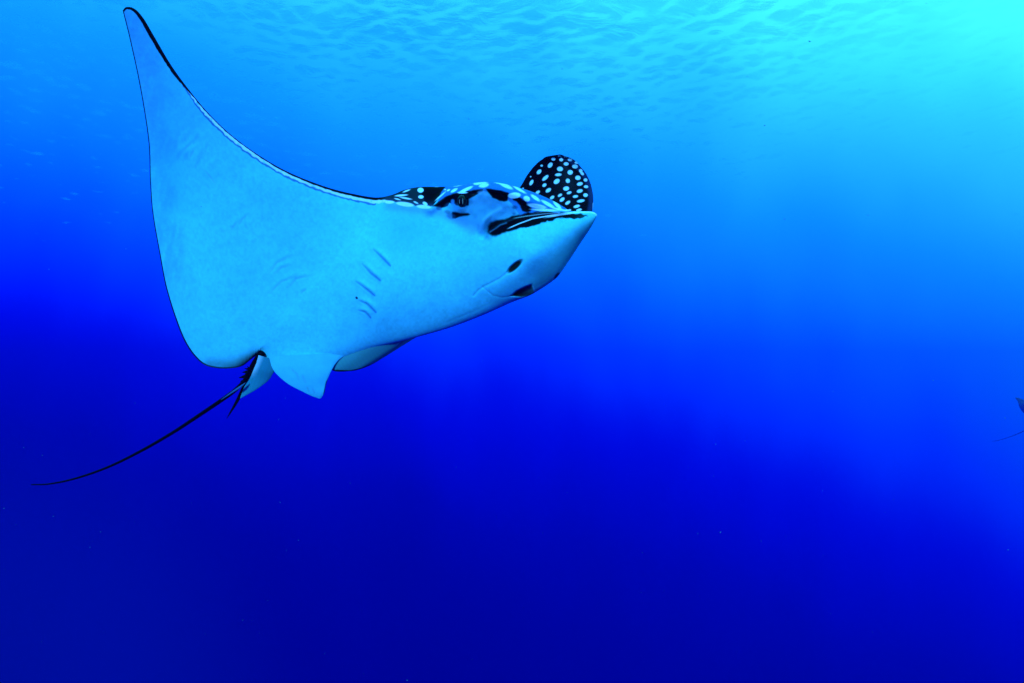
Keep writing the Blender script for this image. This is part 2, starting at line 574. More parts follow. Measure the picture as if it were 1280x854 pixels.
def paint_front(u, v):
    col = np.broadcast_to(WH, u.shape + (3,)).copy()
    # faint mottle on the belly, bluer and darker towards the wing tip
    col *= (1 - 0.05 * (0.5 + 0.5 * vnoise(u, v, 18, 21)))[..., None]
    col *= (1 - 0.07 * np.clip(vnoise(u, v, 2.2, 22) * vnoise(u, v, 9, 23) * 2 + 0.3, 0, 1))[..., None]
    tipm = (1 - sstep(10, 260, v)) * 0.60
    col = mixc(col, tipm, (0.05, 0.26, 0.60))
    # dusky strip inside the trailing edge, streaked along it
    ed = edge_dist_tr(u, v)
    strk = 0.5 + 0.5 * vnoise(u + 0.16 * v, v * 0.28, 4.0, 24) + 0.25 * vnoise(u, v, 2.5, 25)
    strip = (1 - sstep(18, 46, ed + 14 * vnoise(u, v, 30, 26))) * (1 - sstep(330, 410, v))
    col = mixc(col, 0.42 * strip * np.clip(strk + 0.3, 0, 1), (0.12, 0.34, 0.62))
    wm = np.exp(-(((u - 236) / 32) ** 2 + ((v - 185) / 45) ** 2))
    col = mixc(col, 0.30 * wm * sstep(0.1, 0.7, vnoise(u + v * 0.3, v * 0.45, 5.5, 27)), (0.10, 0.30, 0.5))
    fine = vnoise(u, v, 2.6, 71) * 0.6 + vnoise(u, v, 5.2, 72) * 0.5
    col *= (1 - 0.09 * np.clip(0.4 + fine, 0, 1.3))[..., None]
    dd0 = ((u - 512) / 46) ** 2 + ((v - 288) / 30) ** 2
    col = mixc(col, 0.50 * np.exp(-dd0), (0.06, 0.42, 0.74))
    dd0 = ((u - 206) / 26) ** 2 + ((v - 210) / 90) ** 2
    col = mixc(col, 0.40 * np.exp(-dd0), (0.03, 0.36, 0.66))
    # pigment showing through in broad soft clouds
    col = mixc(col, 0.20 * np.clip(vnoise(u, v, 60, 28) + 0.3 * vnoise(u, v, 20, 29), 0, 1), (0.07, 0.42, 0.62))
    for g in GILLS:
        d, p = seg_dist(u, v, g)
        w = 0.9 + 1.2 * p * np.sin(np.pi * np.clip(p, 0, 1)) ** .5
        col = mixc(col, (0.35 + 0.5 * p) * np.exp(-(d / w) ** 2), (0.02, 0.10, 0.36))
        d3, _ = seg_dist(u + 2.0, v - 1.4, g)
        col = mixc(col, 0.22 * np.exp(-(d3 / 3.0) ** 2), (0.10, 0.36, 0.6))  # soft shadow of the gill fold, painted beside the slit
    for k, g in enumerate(WRINK):
        d, p = seg_dist(u, v, g)
        col = mixc(col, 0.30 * np.exp(-(d / 1.1) ** 2) * np.sin(np.pi * np.clip(p, 0.02, 0.98)), (0.2, 0.3, 0.4))
    col = mixc(col, ell(u, v, *I6(805, 528), 1.9, 1.4, 40), (0.02, 0.0, 0.05))
    # trailing edge line and olive darkening of the hind corner toward the tail
    dt, pt = seg_dist(u, v, TRAIL)
    w = 0.9 + 0.5 * sstep(0.5, 0.9, pt)
    col = mixc(col, (1 - sstep(w, w + 0.7, dt)), (0.01, 0.01, 0.02))
    dd, pp = seg_dist(u, v, [(268, 458), (296, 459), (320, 447)])
    col = mixc(col, 0.95 * np.exp(-(dd / (2 + 7 * pp)) ** 2) * sstep(0.0, 0.7, pp), BK)
    dd, pp = seg_dist(u, v, [(262, 455), (290, 455), (316, 447)])
    col = mixc(col, 0.55 * np.exp(-(dd / 8) ** 2), (0.10, 0.20, 0.16))
    # leading edge: black line, pale rim inside it
    dl, plp = seg_dist(u, v, LEAD)
    jit = vnoise(u, v, 3.2, 8)
    wb = np.interp(u, [150, 165, 185, 215, 240, 300, 400, 470, 490], [1.6, 3.6, 5.4, 4.4, 1.5, 1.3, 2.6, 3.4, 3.4]) + 0.35 * jit
    rim_in = np.interp(u, [215, 228, 250, 400, 545], [0, 1.4, 4.3, 5.8, 9.5]) + 0.9 * jit
    on = (u > 214) & (u < 545)
    zone = dl < rim_in
    # violet shadow under the rim, painted along the wing side
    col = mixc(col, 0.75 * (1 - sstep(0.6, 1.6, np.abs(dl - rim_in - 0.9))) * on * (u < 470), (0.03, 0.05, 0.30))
    spk = 1 - sstep(-0.1, 0.3, -(vnoise(u, v, 4.5, 12) + np.interp(u, [214, 235, 260], [-0.5, 0.2, 1.2])))
    brk = sstep(-0.75, -0.35, vnoise(u, v, 5.5, 81) + 0.5 * vnoise(u, v, 2.2, 82) + np.interp(u, [215, 300, 420], [-0.25, 0.1, 0.35]))
    soft_rim = 1 - sstep(rim_in - 0.9, rim_in + 0.3, dl)
    col = mixc(col, soft_rim * on * spk * (0.25 + 0.75 * brk), SP)
    col = mixc(col, (1 - sstep(wb - 0.4, wb + 0.5, dl)) * (u < 500), BK)
    # ---------------- back seen edge-on, shoulder patch
    sh = poly_sd(u, v, [(474, 246), (486, 240), (505, 234), (520, 231), (545, 230), (558, 231), (556, 238), (541, 257), (533, 260), (517, 257), (500, 254), (482, 250)])
    col = mixc(col, 1 - sstep(-.5, .8, sh), DG)
    sh = poly_sd(u, v, [(527.5, 232), (545, 230), (560, 232), (557, 238), (541, 257), (536, 257), (531, 252), (527, 244)])
    col = mixc(col, 1 - sstep(-.5, .5, sh), BK)
    # washed band of the crown along the top
    band = poly_sd(u, v, [(552, 240), (560, 230), (590, 224), (625, 225), (655, 233), (690, 247), (716, 262), (716, 268), (700, 266), (650, 270), (640, 255), (630, 246), (612, 240), (600, 238), (575, 241), (560, 248), (545, 257)])
    col = mixc(col, 1 - sstep(-.8, 1.0, band), MB * 0.75)
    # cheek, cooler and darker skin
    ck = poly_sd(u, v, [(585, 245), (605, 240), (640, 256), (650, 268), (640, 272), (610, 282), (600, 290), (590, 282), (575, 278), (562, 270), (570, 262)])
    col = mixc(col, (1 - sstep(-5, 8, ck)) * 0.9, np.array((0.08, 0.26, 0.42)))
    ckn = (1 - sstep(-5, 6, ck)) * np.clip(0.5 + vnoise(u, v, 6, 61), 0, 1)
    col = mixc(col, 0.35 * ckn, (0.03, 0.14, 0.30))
    dsk, _ = seg_dist(u, v, [(486, 257), (515, 262), (545, 264), (560, 270), (590, 288)])
    col = mixc(col, 0.50 * np.exp(-(dsk / 6.5) ** 2), (0.14, 0.22, 0.50))
    # black of the brow and round the eye
    j2 = 0.8 * vnoise(u, v, 4, 31)
    for poly, s in (([(540, 258), (556, 246), (566, 242), (580, 239.5), (592, 237.5), (604, 236.5), (603, 239.5), (597, 243.5), (590, 246.5), (586, 249), (586, 257), (570, 257), (562, 254), (560, 258), (552, 260)], .9),
                    (pl(IH, [(500, 62), (560, 62), (700, 85), (805, 118), (815, 140), (795, 228), (740, 238), (690, 226), (590, 184), (540, 120)]), 1.1),
                    (pl(IH, [(860, 196), (950, 176), (1030, 228), (1075, 280), (1130, 335), (1100, 368), (1040, 378), (990, 362), (960, 290), (920, 240), (870, 222)]), 1.1),
                    (SLIT, 1.1)):
        sd = poly_sd(u, v, poly) + j2 * 0.5
        col = mixc(col, 1 - sstep(-s, s, sd), BK)
    for (x, y, a, b, an, k) in [(890, 312, 35, 25, 0, .8), (880, 400, 22, 16, 0, .6), (40, 430, 60, 40, 20, .5), (190, 355, 55, 25, 0, .5), (230, 260, 25, 60, 0, 0.3), (700, 400, 60, 30, -20, .25)]:
        px, py = IH(x, y)
        col = mixc(col, k * ell(u, v, px, py, a / 10.667, b / 10.667, an, 1.4), (0.01, 0.05, 0.14))
    d, _ = seg_dist(u, v, pl(IH, [(430, 620), (440, 540), (490, 460), (600, 372), (700, 325)]))
    col = mixc(col, 0.45 * np.exp(-(d / 2.2) ** 2), (0.22, 0.55, 0.72))
    d, _ = seg_dist(u, v, pl(IH, [(420, 120), (470, 105), (500, 135)]))
    col = mixc(col, 0.6 * np.exp(-(d / 2.0) ** 2), (0.25, 0.5, 0.7))
    col = mixc(col, 0.6 * ell(u, v, *I5(850, 480), 4.2, 2.5, 10, 1.2), (0.03, 0.06, 0.12))
    col = mixc(col, 0.6 * ell(u, v, *I5(735, 430), 3.5, 2.8, 10, 1.2), (0.02, 0.03, 0.12))
    col = mixc(col, 0.55 * ell(u, v, 566, 259.5, 8, 5, 10, 3), (0.02, 0.12, 0.30))
    # pale ring below-left of the eye
    d, _ = seg_dist(u, v, pl(I5, [(915, 335), (915, 370), (940, 415), (975, 430)]))
    col = mixc(col, 0.8 * (1 - sstep(0.8, 3.2, d)), (0.06, 0.30, 0.62))
    # black bill stripe
    hl = ell(u, v, *IH(560, 580), 13.5, 10, -35, 6)
    col = mixc(col, 0.75 * hl, (0.02, 0.10, 0.26))
    bs = pl(IH, [(520, 640), (525, 560), (570, 505), (650, 482), (760, 468), (850, 430), (920, 404), (1080, 378), (1280, 362)]) + pl(I1, [(1000, 338), (1060, 342), (1068, 352), (1000, 366), (975, 356), (930, 362), (900, 368)]) + pl(IH, [(1280, 520), (1180, 548), (1060, 572), (900, 612), (780, 645), (650, 695), (585, 705)])
    sd = poly_sd(u, v, bs) + (1.5 * vnoise(u, v, 6.0, 41) + 0.5 * vnoise(u, v, 2.4, 42)) * sstep(632, 655, u) + 0.6 * j2
    soft = np.interp(u, [605, 625, 650], [2.6, 1.8, .9])
    col = mixc(col, 1 - sstep(-soft, soft, sd), BK)
    sd2, _ = seg_dist(u, v, pl(IH, [(560, 640), (640, 590), (700, 545), (780, 520)]))
    col = mixc(col, 0.30 * np.exp(-(sd2 / .8) ** 2), (0.2, 0.4, 0.6))
    # pale streaks on it
    for pts, w, s in ((pl(I1, [(674, 413), (730, 388), (800, 362), (900, 345), (990, 332)]), 0.55, 0.95),
                      (pl(I1, [(700, 362), (770, 350), (850, 340), (930, 334)]), 0.4, 0.45),
                      (pl(I1, [(850, 357), (930, 342), (1010, 331), (1085, 330), (1104, 338), (1113, 352), (1110, 378)]), 1.25, 0.95),
                      (pl(I1, [(1000, 329), (1085, 326), (1112, 340), (1115, 370)]), 1.0, 0.9)):
        d, p = seg_dist(u, v, pts)
        col = mixc(col, s * (1 - sstep(w * 0.5, w * 1.5, d)) * sstep(0, 0.15, p + 0.02), SP)
    # pale spots of shoulder, brow and crown
    for (x, y, a, b, an) in [(487, 190, 40, 32, 0), (492, 280, 35, 22, 0), (548, 370, 34, 20, 30), (300, 200, 48, 9, -20),
                             (230, 260, 80, 12, -5), (290, 298, 75, 10, 10), (180, 310, 40, 8, 15),
                             (75, 350, 62, 20, 0), (280, 378, 118, 28, 8), (530, 412, 95, 24, 5), (425, 355, 32, 9, 25),
                             (710, 140, 32, 6, -4), (755, 268, 88, 9, -41), (815, 182, 14, 8, 0), (860, 190, 22, 12, -30),
                             (935, 192, 50, 18, -30), (990, 125, 60, 11, -12), (1090, 183, 100, 20, -25), (1045, 222, 64, 12, 0),
                             (1240, 105, 45, 15, -5)]:
        px, py = I5(x, y)
        col = mixc(col, ell(u, v, px, py, a / 10.667, b / 10.667, an, 0.4), SP)
    for (x, y, a, b, an) in [(710, 250, 30, 14, -5), (770, 266, 16, 13, 30), (668, 203, 36, 9, 25), (562, 201, 24, 10, -10),
                             (545, 189, 32, 6, -3), (812, 262, 26, 8, 35), (820, 302, 45, 10, 10), (873, 292, 36, 8, 30),
                             (918, 297, 26, 8, 45), (860, 321, 62, 6, 3), (645, 190, 34, 6, 10), (735, 222, 34, 6, 30),
                             (930, 318, 36, 5, 12), (965, 322, 14, 4, 0)]:
        px, py = I1(x, y)
        col = mixc(col, 0.95 * ell(u, v, px, py, a / 3.881, b / 3.881, an, 0.6), SP)
    # nostril, mouth, creases
    col = mixc(col, ell(u, v, NOST[0], NOST[1], 11.2, 3.5, -42, 0.9), (0.02, 0.018, 0.01))
    md = poly_sd(u, v, MOUTH)
    col = mixc(col, 1 - sstep(-1.4, 0.9, md), (0.015, 0.015, 0.012))
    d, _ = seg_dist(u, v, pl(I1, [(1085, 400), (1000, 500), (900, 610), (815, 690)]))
    col = mixc(col, 0.55 * np.exp(-(d / 13) ** 2), (0.10, 0.30, 0.26))  # light falloff along the snout, painted into the skin as darker teal
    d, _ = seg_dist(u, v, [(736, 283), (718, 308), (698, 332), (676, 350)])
    col = mixc(col, 0.45 * np.exp(-(d / 11) ** 2), (0.03, 0.26, 0.30))  # second band of the painted snout shading
    d, _ = seg_dist(u, v, [(666, 358), (668.5, 364), (670.5, 368.5)])
    col = mixc(col, 0.8 * (1 - sstep(0.4, 1.3, d)), (0.2, 0.7, 0.8))
    col = mixc(col, 0.95 * ell(u, v, *I1(918, 640), 5.2, 2.6, -52, 1.0), (0.02, 0.03, 0.04))
    for c in (CREASE1, CREASE2):
        d, _ = seg_dist(u, v, c)
        col = mixc(col, 0.40 * np.exp(-(d / 1.0) ** 2), (0.1, 0.2, 0.35))
    return col


def back_paint(p, scale=0.05, seed=2):
    """black back with pale spots, laid out on a jittered lattice in metres"""
    r = np.random.default_rng(seed)
    tab = r.uniform(-0.28, 0.28, (64, 64, 2)); rad = r.uniform(0.16, 0.34, (64, 64))
    x = p[..., 0] / scale; y = (p[..., 2] * 0.9 + p[..., 1] * 0.35) / scale
    best = np.zeros(x.shape)
    i0 = np.floor(x).astype(int); j0 = np.floor(y).astype(int)
    for di in (-1, 0, 1):
        for dj in (-1, 0, 1):
            i = i0 + di; j = j0 + dj
            o = tab[i & 63, j & 63]; rr = rad[i & 63, j & 63]
            d = np.hypot(x - i - 0.5 - o[..., 0], y - j - 0.5 - o[..., 1])
            best = np.maximum(best, 1 - sstep(rr - 0.06, rr + 0.06, d))
    col = np.broadcast_to(BK * 1.6, x.shape + (3,)).copy()
    return mixc(col, best, SP)


rel = relief(PU, PV) * np.clip(arch * 2.2, 0, 1)
fr = front[None, :]
DD = np.where(fr, D0 - ff - rel, D0 + fb)
V3 = P(PU, PV, DD)
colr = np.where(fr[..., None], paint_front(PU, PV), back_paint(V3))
# the pale rim and black line wrap a little round the edge
HOME = P(430.0, 330.0, 3.3)          # where the animal's own origin sits


ray = bpy.data.objects.new('eagle_ray', None)
COL.objects.link(ray)
ray.location = HOME
ray.empty_display_size = 0.3
ray['label'] = 'large spotted eagle ray with white belly gliding nearest the camera, one wing raised high'
ray['category'] = 'ray'
ray['group'] = 'eagle rays swimming in the blue water'

body_v = [V3.reshape(-1, 3)]
body_c = [colr.reshape(-1, 3)]
body_f = [grid_faces(len(tt), V3.shape[1], True)]

# ---------------- far wing: goes away under the body, then curls up so its back shows above the snout
# stations: leading edge point, trailing edge point, depths
FW = [
    (0.00, (640, 330), (410, 448), 3.16, 3.44),
    (0.08, (650, 332), (416, 463.2), 3.24, 3.47),
    (0.16, (658, 331), (437, 464), 3.30, 3.49),
    (0.24, (665, 330), (452, 461), 3.36, 3.505),
    (0.32, (673, 327), (468, 454), 3.42, 3.53),
    (0.40, (682, 323), (483, 444), 3.50, 3.56),
    (0.47, (691, 318), (495, 435), 3.57, 3.60),
    (0.53, (700, 311), (505, 425), 3.65, 3.68),
    (0.60, (710, 302), (526, 398), 3.75, 3.80),
    (0.70, (724, 288), (583, 325), 3.88, 3.94),
    (0.78, (738, 272), (625, 268), 3.98, 4.03),
    (0.84, (741.5, 255), (650, 234), 4.01, 4.03),
    (0.89, (740.5, 239), (659, 219), 4.02, 4.03),
    (0.93, (736, 224), (668, 207.5), 4.02, 4.03),
    (0.965, (727, 210), (677.5, 199.5), 4.02, 4.03),
    (0.99, (713, 197.5), (687, 195), 4.02, 4.02),
    (1.00, (701, 193.2), (699, 193.2), 4.02, 4.02),
]
fts = [s[0] for s in FW]
ft = np.concatenate([np.linspace(0, 0.72, 70)[:-1], np.linspace(0.72, 0.96, 150)[:-1], np.linspace(0.96, 1, 60)])
FU = cubic(fts, np.array([s[1] for s in FW], float), ft); FL = cubic(fts, np.array([s[2] for s in FW], float), ft)
FDa = cubic(fts, np.array([s[3] for s in FW], float), ft); FDb = cubic(fts, np.array([s[4] for s in FW], float), ft)
nfw, nbw = 170, 60
b1 = (1 - np.cos(np.pi * np.linspace(0, 1, nfw + 1))) / 2
b1 = 0.5 * b1 + 0.5 * np.linspace(0, 1, nfw + 1)
b2 = (1 + np.cos(np.pi * np.linspace(0, 1, nbw + 1)[1:-1])) / 2
bq = np.concatenate([b1, b2])[None]
frw = np.concatenate([np.ones(nfw + 1, bool), np.zeros(len(b2), bool)])[None]
fu = FU[:, None, 0] * (1 - bq) + FL[:, None, 0] * bq
fv = FU[:, None, 1] * (1 - bq) + FL[:, None, 1] * bq
fd = FDa[:, None] * (1 - bq) + FDb[:, None] * bq
th = mono([0, .3, .7, .9, 1], [.05, .03, .016, .010, .002], ft)[:, None] * np.sqrt(np.clip(4 * bq * (1 - bq), 0, 1))
# a point of the sheet whose back (dorsal) faces the lens: near the tip; belly faces it near the root
dors = sstep(0.58, 0.64, ft)[:, None] * np.ones_like(bq)
cup = 0.05 * np.sin(np.pi * bq) * sstep(0.6, 0.8, ft)[:, None]
fd2 = np.where(frw, fd - th + cup, fd + th + cup)
WV = P(fu, fv, fd2)

SPOTS = [(712, 146, 20, 17, 0), (765, 117, 12, 9, 0), (832, 118, 22, 13, 0), (788, 154, 19, 16, 0), (873, 153, 23, 16, 5), (937, 181, 20, 13, 0),
         (681, 206, 30, 20, -50), (598, 211, 12, 9, 0), (836, 194, 25, 17, 0), (922, 219, 29, 20, 0), (776, 243, 30, 23, 0),
         (573, 271, 28, 18, -45), (978, 262, 20, 17, 60), (992, 288, 20, 14, 40), (875, 276, 27, 23, -10), (950, 329, 27, 22, 0), (634, 330, 39, 16, -42),
         (760, 299, 32, 14, -5), (499, 375, 30, 15, -60), (744, 364, 33, 22, -35), (852, 358, 21, 22, 0), (1024, 350, 19, 16, 0),
         (625, 400, 22, 15, -35), (969, 388, 30, 17, -15), (1029, 415, 22, 14, 0), (663, 450, 30, 17, -35), (836, 433, 30, 21, -10),
         (968, 457, 30, 17, -15), (865, 474, 24, 12, -20), (1024, 497, 23, 18, 0), (776, 498, 23, 12, -30), (926, 510, 26, 13, -10),
         (797, 540, 28, 16, -40), (851, 571, 28, 14, -35), (978, 553, 38, 14, -10), (938, 606, 32, 14, -15), (960, 641, 28, 12, -15),
         (492, 318, 6, 6, 0), (418, 432, 7, 7, 0), (560, 470, 24, 14, -35), (700, 520, 24, 14, -35), (640, 560, 26, 15, -35), (760, 610, 26, 15, -30), (860, 650, 26, 13, -25)]


def paint_wing(u, v):
    col = np.broadcast_to(BK, u.shape + (3,)).copy()
    # smoother slate margin on the leading side
    d, _ = seg_dist(u, v, np.array([s[1] for s in FW[-7:]], float))
    col = mixc(col, 0.8 * (1 - sstep(3.0, 7.5, d)), (0.012, 0.035, 0.10))
    for (x, y, a, b, an) in SPOTS:
        px, py = I2(x, y)
        col = mixc(col, ell(u, v, px, py, 0.93 * a / 7.7625, 0.93 * b / 7.7625, an, 0.45), SP)
    d, _ = seg_dist(u, v, [(741.5, 262), (741.8, 254)])
    col = mixc(col, 0.8 * (1 - sstep(0.3, 1.1, d)), SP)
    return col


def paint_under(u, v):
    col = np.broadcast_to(np.array((0.12, 0.42, 0.36)), u.shape + (3,)).copy()  # white underside with its teal shade painted in
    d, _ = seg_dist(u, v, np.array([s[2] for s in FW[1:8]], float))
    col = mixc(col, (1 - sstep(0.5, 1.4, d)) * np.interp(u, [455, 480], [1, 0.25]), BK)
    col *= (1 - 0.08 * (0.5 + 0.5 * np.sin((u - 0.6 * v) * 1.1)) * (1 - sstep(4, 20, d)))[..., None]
    return col


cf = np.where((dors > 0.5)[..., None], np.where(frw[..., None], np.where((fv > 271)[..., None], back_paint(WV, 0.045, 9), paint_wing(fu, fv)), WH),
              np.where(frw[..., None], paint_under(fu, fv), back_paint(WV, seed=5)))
off = sum(len(x) for x in body_v)
body_v.append(WV.reshape(-1, 3)); body_c.append(cf.reshape(-1, 3))
body_f.append(grid_faces(len(ft), WV.shape[1], True) + off)

body = make_obj('body', np.vstack(body_v), np.vstack(body_f), M_SKIN, ray, np.vstack(body_c), origin=HOME)


# ---------------- smaller fins
def leaf(name, pairs, depth, thick, paint, na=60, nb=50, parent=ray):
    """fin between two matched edges; pairs of (t, edge a, edge b, depth a, depth b)"""
    ts = [p[0] for p in pairs]
    t = np.linspace(0, 1, na)
    a = cubic(ts, np.array([p[1] for p in pairs], float), t); b = cubic(ts, np.array([p[2] for p in pairs], float), t)
    da = cubic(ts, np.array([p[3] for p in pairs], float), t); db = cubic(ts, np.array([p[4] for p in pairs], float), t)
    q1 = (1 - np.cos(np.pi * np.linspace(0, 1, nb + 1))) / 2
    q2 = q1[::-1][1:-1]
    q = np.concatenate([q1, q2])[None]
    frr = np.concatenate([np.ones(nb + 1, bool), np.zeros(nb - 1, bool)])[None]
    u = a[:, None, 0] * (1 - q) + b[:, None, 0] * q
    v = a[:, None, 1] * (1 - q) + b[:, None, 1] * q
    d = da[:, None] * (1 - q) + db[:, None] * q
    th_ = np.interp(t, [p[0] for p in thick], [p[1] for p in thick])[:, None] * np.sqrt(np.clip(4 * q * (1 - q), 0, 1))
    rr = 0.0003 * np.sin((u * 0.8 + v * 0.3) * 1.6)
    V = P(u, v, np.where(frr, d - th_ - rr * (th_ > 0.001), d + th_))
    c = np.where(frr[..., None], paint(u, v), BK * 1.5)
    return make_obj(name, V.reshape(-1, 3), grid_faces(na, V.shape[1], True), M_SKIN, parent, c.reshape(-1, 3), origin=HOME)


def fin_paint(u, v):
    col = np.broadcast_to(WH * 0.97, u.shape + (3,)).copy()
    col *= (1 - 0.06 * (0.5 + 0.5 * vnoise(u, v, 5, 51)))[..., None]
    d, _ = seg_dist(u, v, [(404.5, 494), (408, 478), (415, 465)])
    col = mixc(col, 1 - sstep(0.3, 1.3, d), (0.02, 0.03, 0.06))
    for ln in ([(365, 462), (372, 468), (373, 474)], [(378, 470), (382, 478)], [(384, 484), (386, 489)], [(391, 486), (393, 491)]):
        d, _ = seg_dist(u, v, ln)
        col = mixc(col, 0.3 * np.exp(-(d / .9) ** 2), (0.2, 0.3, 0.4))
    return col


leaf('pelvic_fin', [(0, (336, 446), (438, 440), 3.44, 3.40), (0.25, (342, 463), (422, 452), 3.47, 3.42),
                    (0.5, (358, 478.5), (413, 466), 3.50, 3.45), (0.75, (377, 489), (407.5, 481), 3.53, 3.50),
                    (0.92, (392, 496), (404.5, 493), 3.56, 3.54), (1, (399, 498.3), (401, 498), 3.57, 3.57)],
     None, [(0, .03), (0.5, .012), (1, .002)], fin_paint)


def fin2_paint(u, v):
    col = np.broadcast_to(np.array((0.05, 0.36, 0.38)), u.shape + (3,)).copy()  # teal shade of the white fin, painted into its colour
    d, _ = seg_dist(u, v, [(322, 447), (311, 472), (301, 494)])
    col = mixc(col, 0.65 * (1 - sstep(2, 9, d)) * (1 - sstep(460, 475, v)), SP)
    d, _ = seg_dist(u, v, [(340, 458), (331, 474), (318, 486)])
    return col


leaf('pelvic_fin', [(0, (323, 444), (352, 452), 3.50, 3.46), (0.3, (317.5, 457), (342, 466), 3.56, 3.54),
                    (0.6, (311, 472), (334, 477), 3.62, 3.62), (0.85, (304, 487), (317, 489), 3.67, 3.67),
                    (1, (300, 498), (301, 498), 3.70, 3.70)],
     None, [(0, .03), (0.5, .014), (1, .002)], fin2_paint)


# ---------------- tail, spines
def tube(name, pts, mat, parent, ns=10, steps=14, flat=1.0):
    """pts: (u, v, depth, radius in px)"""
    pts = np.array(pts, float)
    ts = np.arange(len(pts)); t = np.linspace(0, len(pts) - 1, (len(pts) - 1) * steps + 1)
    q = cubic(ts, pts, t)
    C = P(q[:, 0], q[:, 1], q[:, 2]); R = 0.88 * np.maximum(q[:, 3], 0.12) * q[:, 2] / F
    tan = np.gradient(C, axis=0); tan /= np.linalg.norm(tan, axis=1)[:, None]
    ref = np.array([0.0, 1.0, 0.0])
    s = np.cross(tan, ref); s /= np.linalg.norm(s, axis=1)[:, None]
    w = np.cross(s, tan)
    an = np.linspace(0, 2 * np.pi, ns, endpoint=False)
    V = C[:, None] + R[:, None, None] * (np.cos(an)[None, :, None] * s[:, None] + flat * np.sin(an)[None, :, None] * w[:, None])
    v = V.reshape(-1, 3); f = grid_faces(len(q), ns, True)
    # closed ends: the last rings shrink to a point
    v[:ns] = C[0]; v[-ns:] = C[-1]
    return make_obj(name, v, f, mat, parent, origin=HOME)


tail = tube('tail', [(328, 440, 3.50, 5.0), (317, 456, 3.56, 4.0), (308, 473, 3.62, 3.2), (296, 486, 3.66, 2.9), (281, 497.5, 3.72, 2.9),
                     (250, 518.5, 3.80, 2.7), (215, 541.5, 3.88, 2.3), (175, 564.5, 3.95, 2.0), (135, 584, 4.02, 1.7),
                     (95, 598, 4.08, 1.4), (62, 605, 4.12, 1.1), (38, 606, 4.15, 0.7)], M_BLACK, ray)
M_PALE = plain_material('pale_tail_highlight', (0.05, 0.14, 0.26), 0.5, 0.1)
tube('tail_highlight', [(307, 478.5, 3.60, 0.4), (300, 484, 3.61, 1.6), (291, 490, 3.63, 1.3), (276, 500, 3.68, 0.3)], M_PALE, ray)  # pale strand added as the lit gap along the tail base
tube('stinging_spine', [(321, 449, 3.64, 1.0), (313, 466, 3.66, 2.6), (304, 486, 3.70, 3.0), (296, 502, 3.72, 2.3), (289, 514, 3.73, 1.4), (283, 524, 3.74, 0.2)], M_BLACK, ray, flat=0.5)
for (x0, y0, x1, y1, r) in [(316, 461, 305, 460.5, 1.6), (314, 463, 302, 465.5, 1.9), (312, 468, 298, 472.5, 2.2), (311, 472, 300, 477, 2.1),
                            (313, 461, 309, 457.5, 1.2), (312, 462, 319, 463, 1.0)]:
    tube('tail_barb', [(x0 + 1, y0, 3.66, r * 1.2), ((x0 + x1) / 2, (y0 + y1) / 2 + 0.6, 3.66, r), (x1, y1, 3.66, 0.1)], M_BLACK, ray, ns=7, steps=5)
tube('tail_barb', [(313, 462, 3.65, 2.2), (309, 470, 3.65, 4.2), (303, 479, 3.66, 0.6)], M_BLACK, ray, ns=8, steps=5)


# ---------------- eye
def ball(name, u, v, d, ru, rv, rd, mat, parent, seg=28, rings=18):
    c = P(u, v, d)
    k = d / F
    an = np.linspace(0, 2 * np.pi, seg, endpoint=False)
    ph = np.linspace(0, np.pi, rings)
    X = np.sin(ph)[:, None] * np.cos(an)[None] * ru * k
    Z = np.sin(ph)[:, None] * np.sin(an)[None] * rv * k
    Y = -np.cos(ph)[:, None] * np.ones(seg)[None] * rd
    V = (np.stack([X, Y, Z], -1) @ RP.T) + c
    return make_obj(name, V.reshape(-1, 3), grid_faces(rings, seg, True), mat, parent, origin=HOME)


def surf_depth(u, v):
    i = np.argmin((PU[:, :NF + 1] - u) ** 2 + (PV[:, :NF + 1] - v) ** 2)
    return DD[:, :NF + 1].ravel()[i]


ED = float(surf_depth(*EYE))
eye = ball('eye', EYE[0], EYE[1] + 1.6, ED + 0.006, 6.7, 7.5, 0.026, M_EYE, ray)
M_IRIS = plain_material('iris', (0.40, 0.22, 0.16), 0.2, 0.6)
for dx, h in ((-3.0, 3.6), (0.9, 4.2)):
    g = ball('iris_streak', EYE[0] + dx, EYE[1] + 1.6, ED - 0.0165 + (0.002 if dx < -2 else 0), 0.75, h, 0.004, M_IRIS, ray, 12, 8)
    g.parent = eye

# ------------------------------------------------------------------ a second ray far off to the right, mostly outside the frame
far = ray.copy(); COL.objects.link(far)
copies = {ray: far}
for ch in list(ray.children):
    c = ch.copy(); COL.objects.link(c); c.parent = far; copies[ch] = c
    for g in list(ch.children):
        c2 = g.copy(); COL.objects.link(c2); c2.parent = c
dark = body.data.copy()                                  # its own skin: dark back with the blue of distance haze painted in
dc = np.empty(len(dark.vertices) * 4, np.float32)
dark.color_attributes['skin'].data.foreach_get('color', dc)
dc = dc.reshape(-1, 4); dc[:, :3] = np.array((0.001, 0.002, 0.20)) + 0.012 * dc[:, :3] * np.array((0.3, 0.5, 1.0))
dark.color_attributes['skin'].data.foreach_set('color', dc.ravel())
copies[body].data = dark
M_FAR = plain_material('haze_blue_skin', (0.001, 0.003, 0.14), 0.6, 0.03)  # for the black tail parts, distance haze painted in as blue
for src_, cp_ in copies.items():
    if cp_.data is not None and cp_.data.materials[0] == M_BLACK:
        cp_.data = cp_.data.copy(); cp_.data.materials[0] = M_FAR
FAR_D = 20.0
far.rotation_euler = (math.radians(-30), math.radians(-15), math.radians(-30))
far.scale = (1, -1, 1)                                   # turned so that its back is toward us
rot = np.array(far.rotation_euler.to_matrix())
tip = rot @ ((P(38.0, 606.0, 4.15) - HOME) * np.array([1, -1, 1]))
far.location = P(1240.0, 552.0, FAR_D) - tip
far['label'] = 'distant dark ray at the right edge, only its tail and wing corner in view'
far['category'] = 'ray'

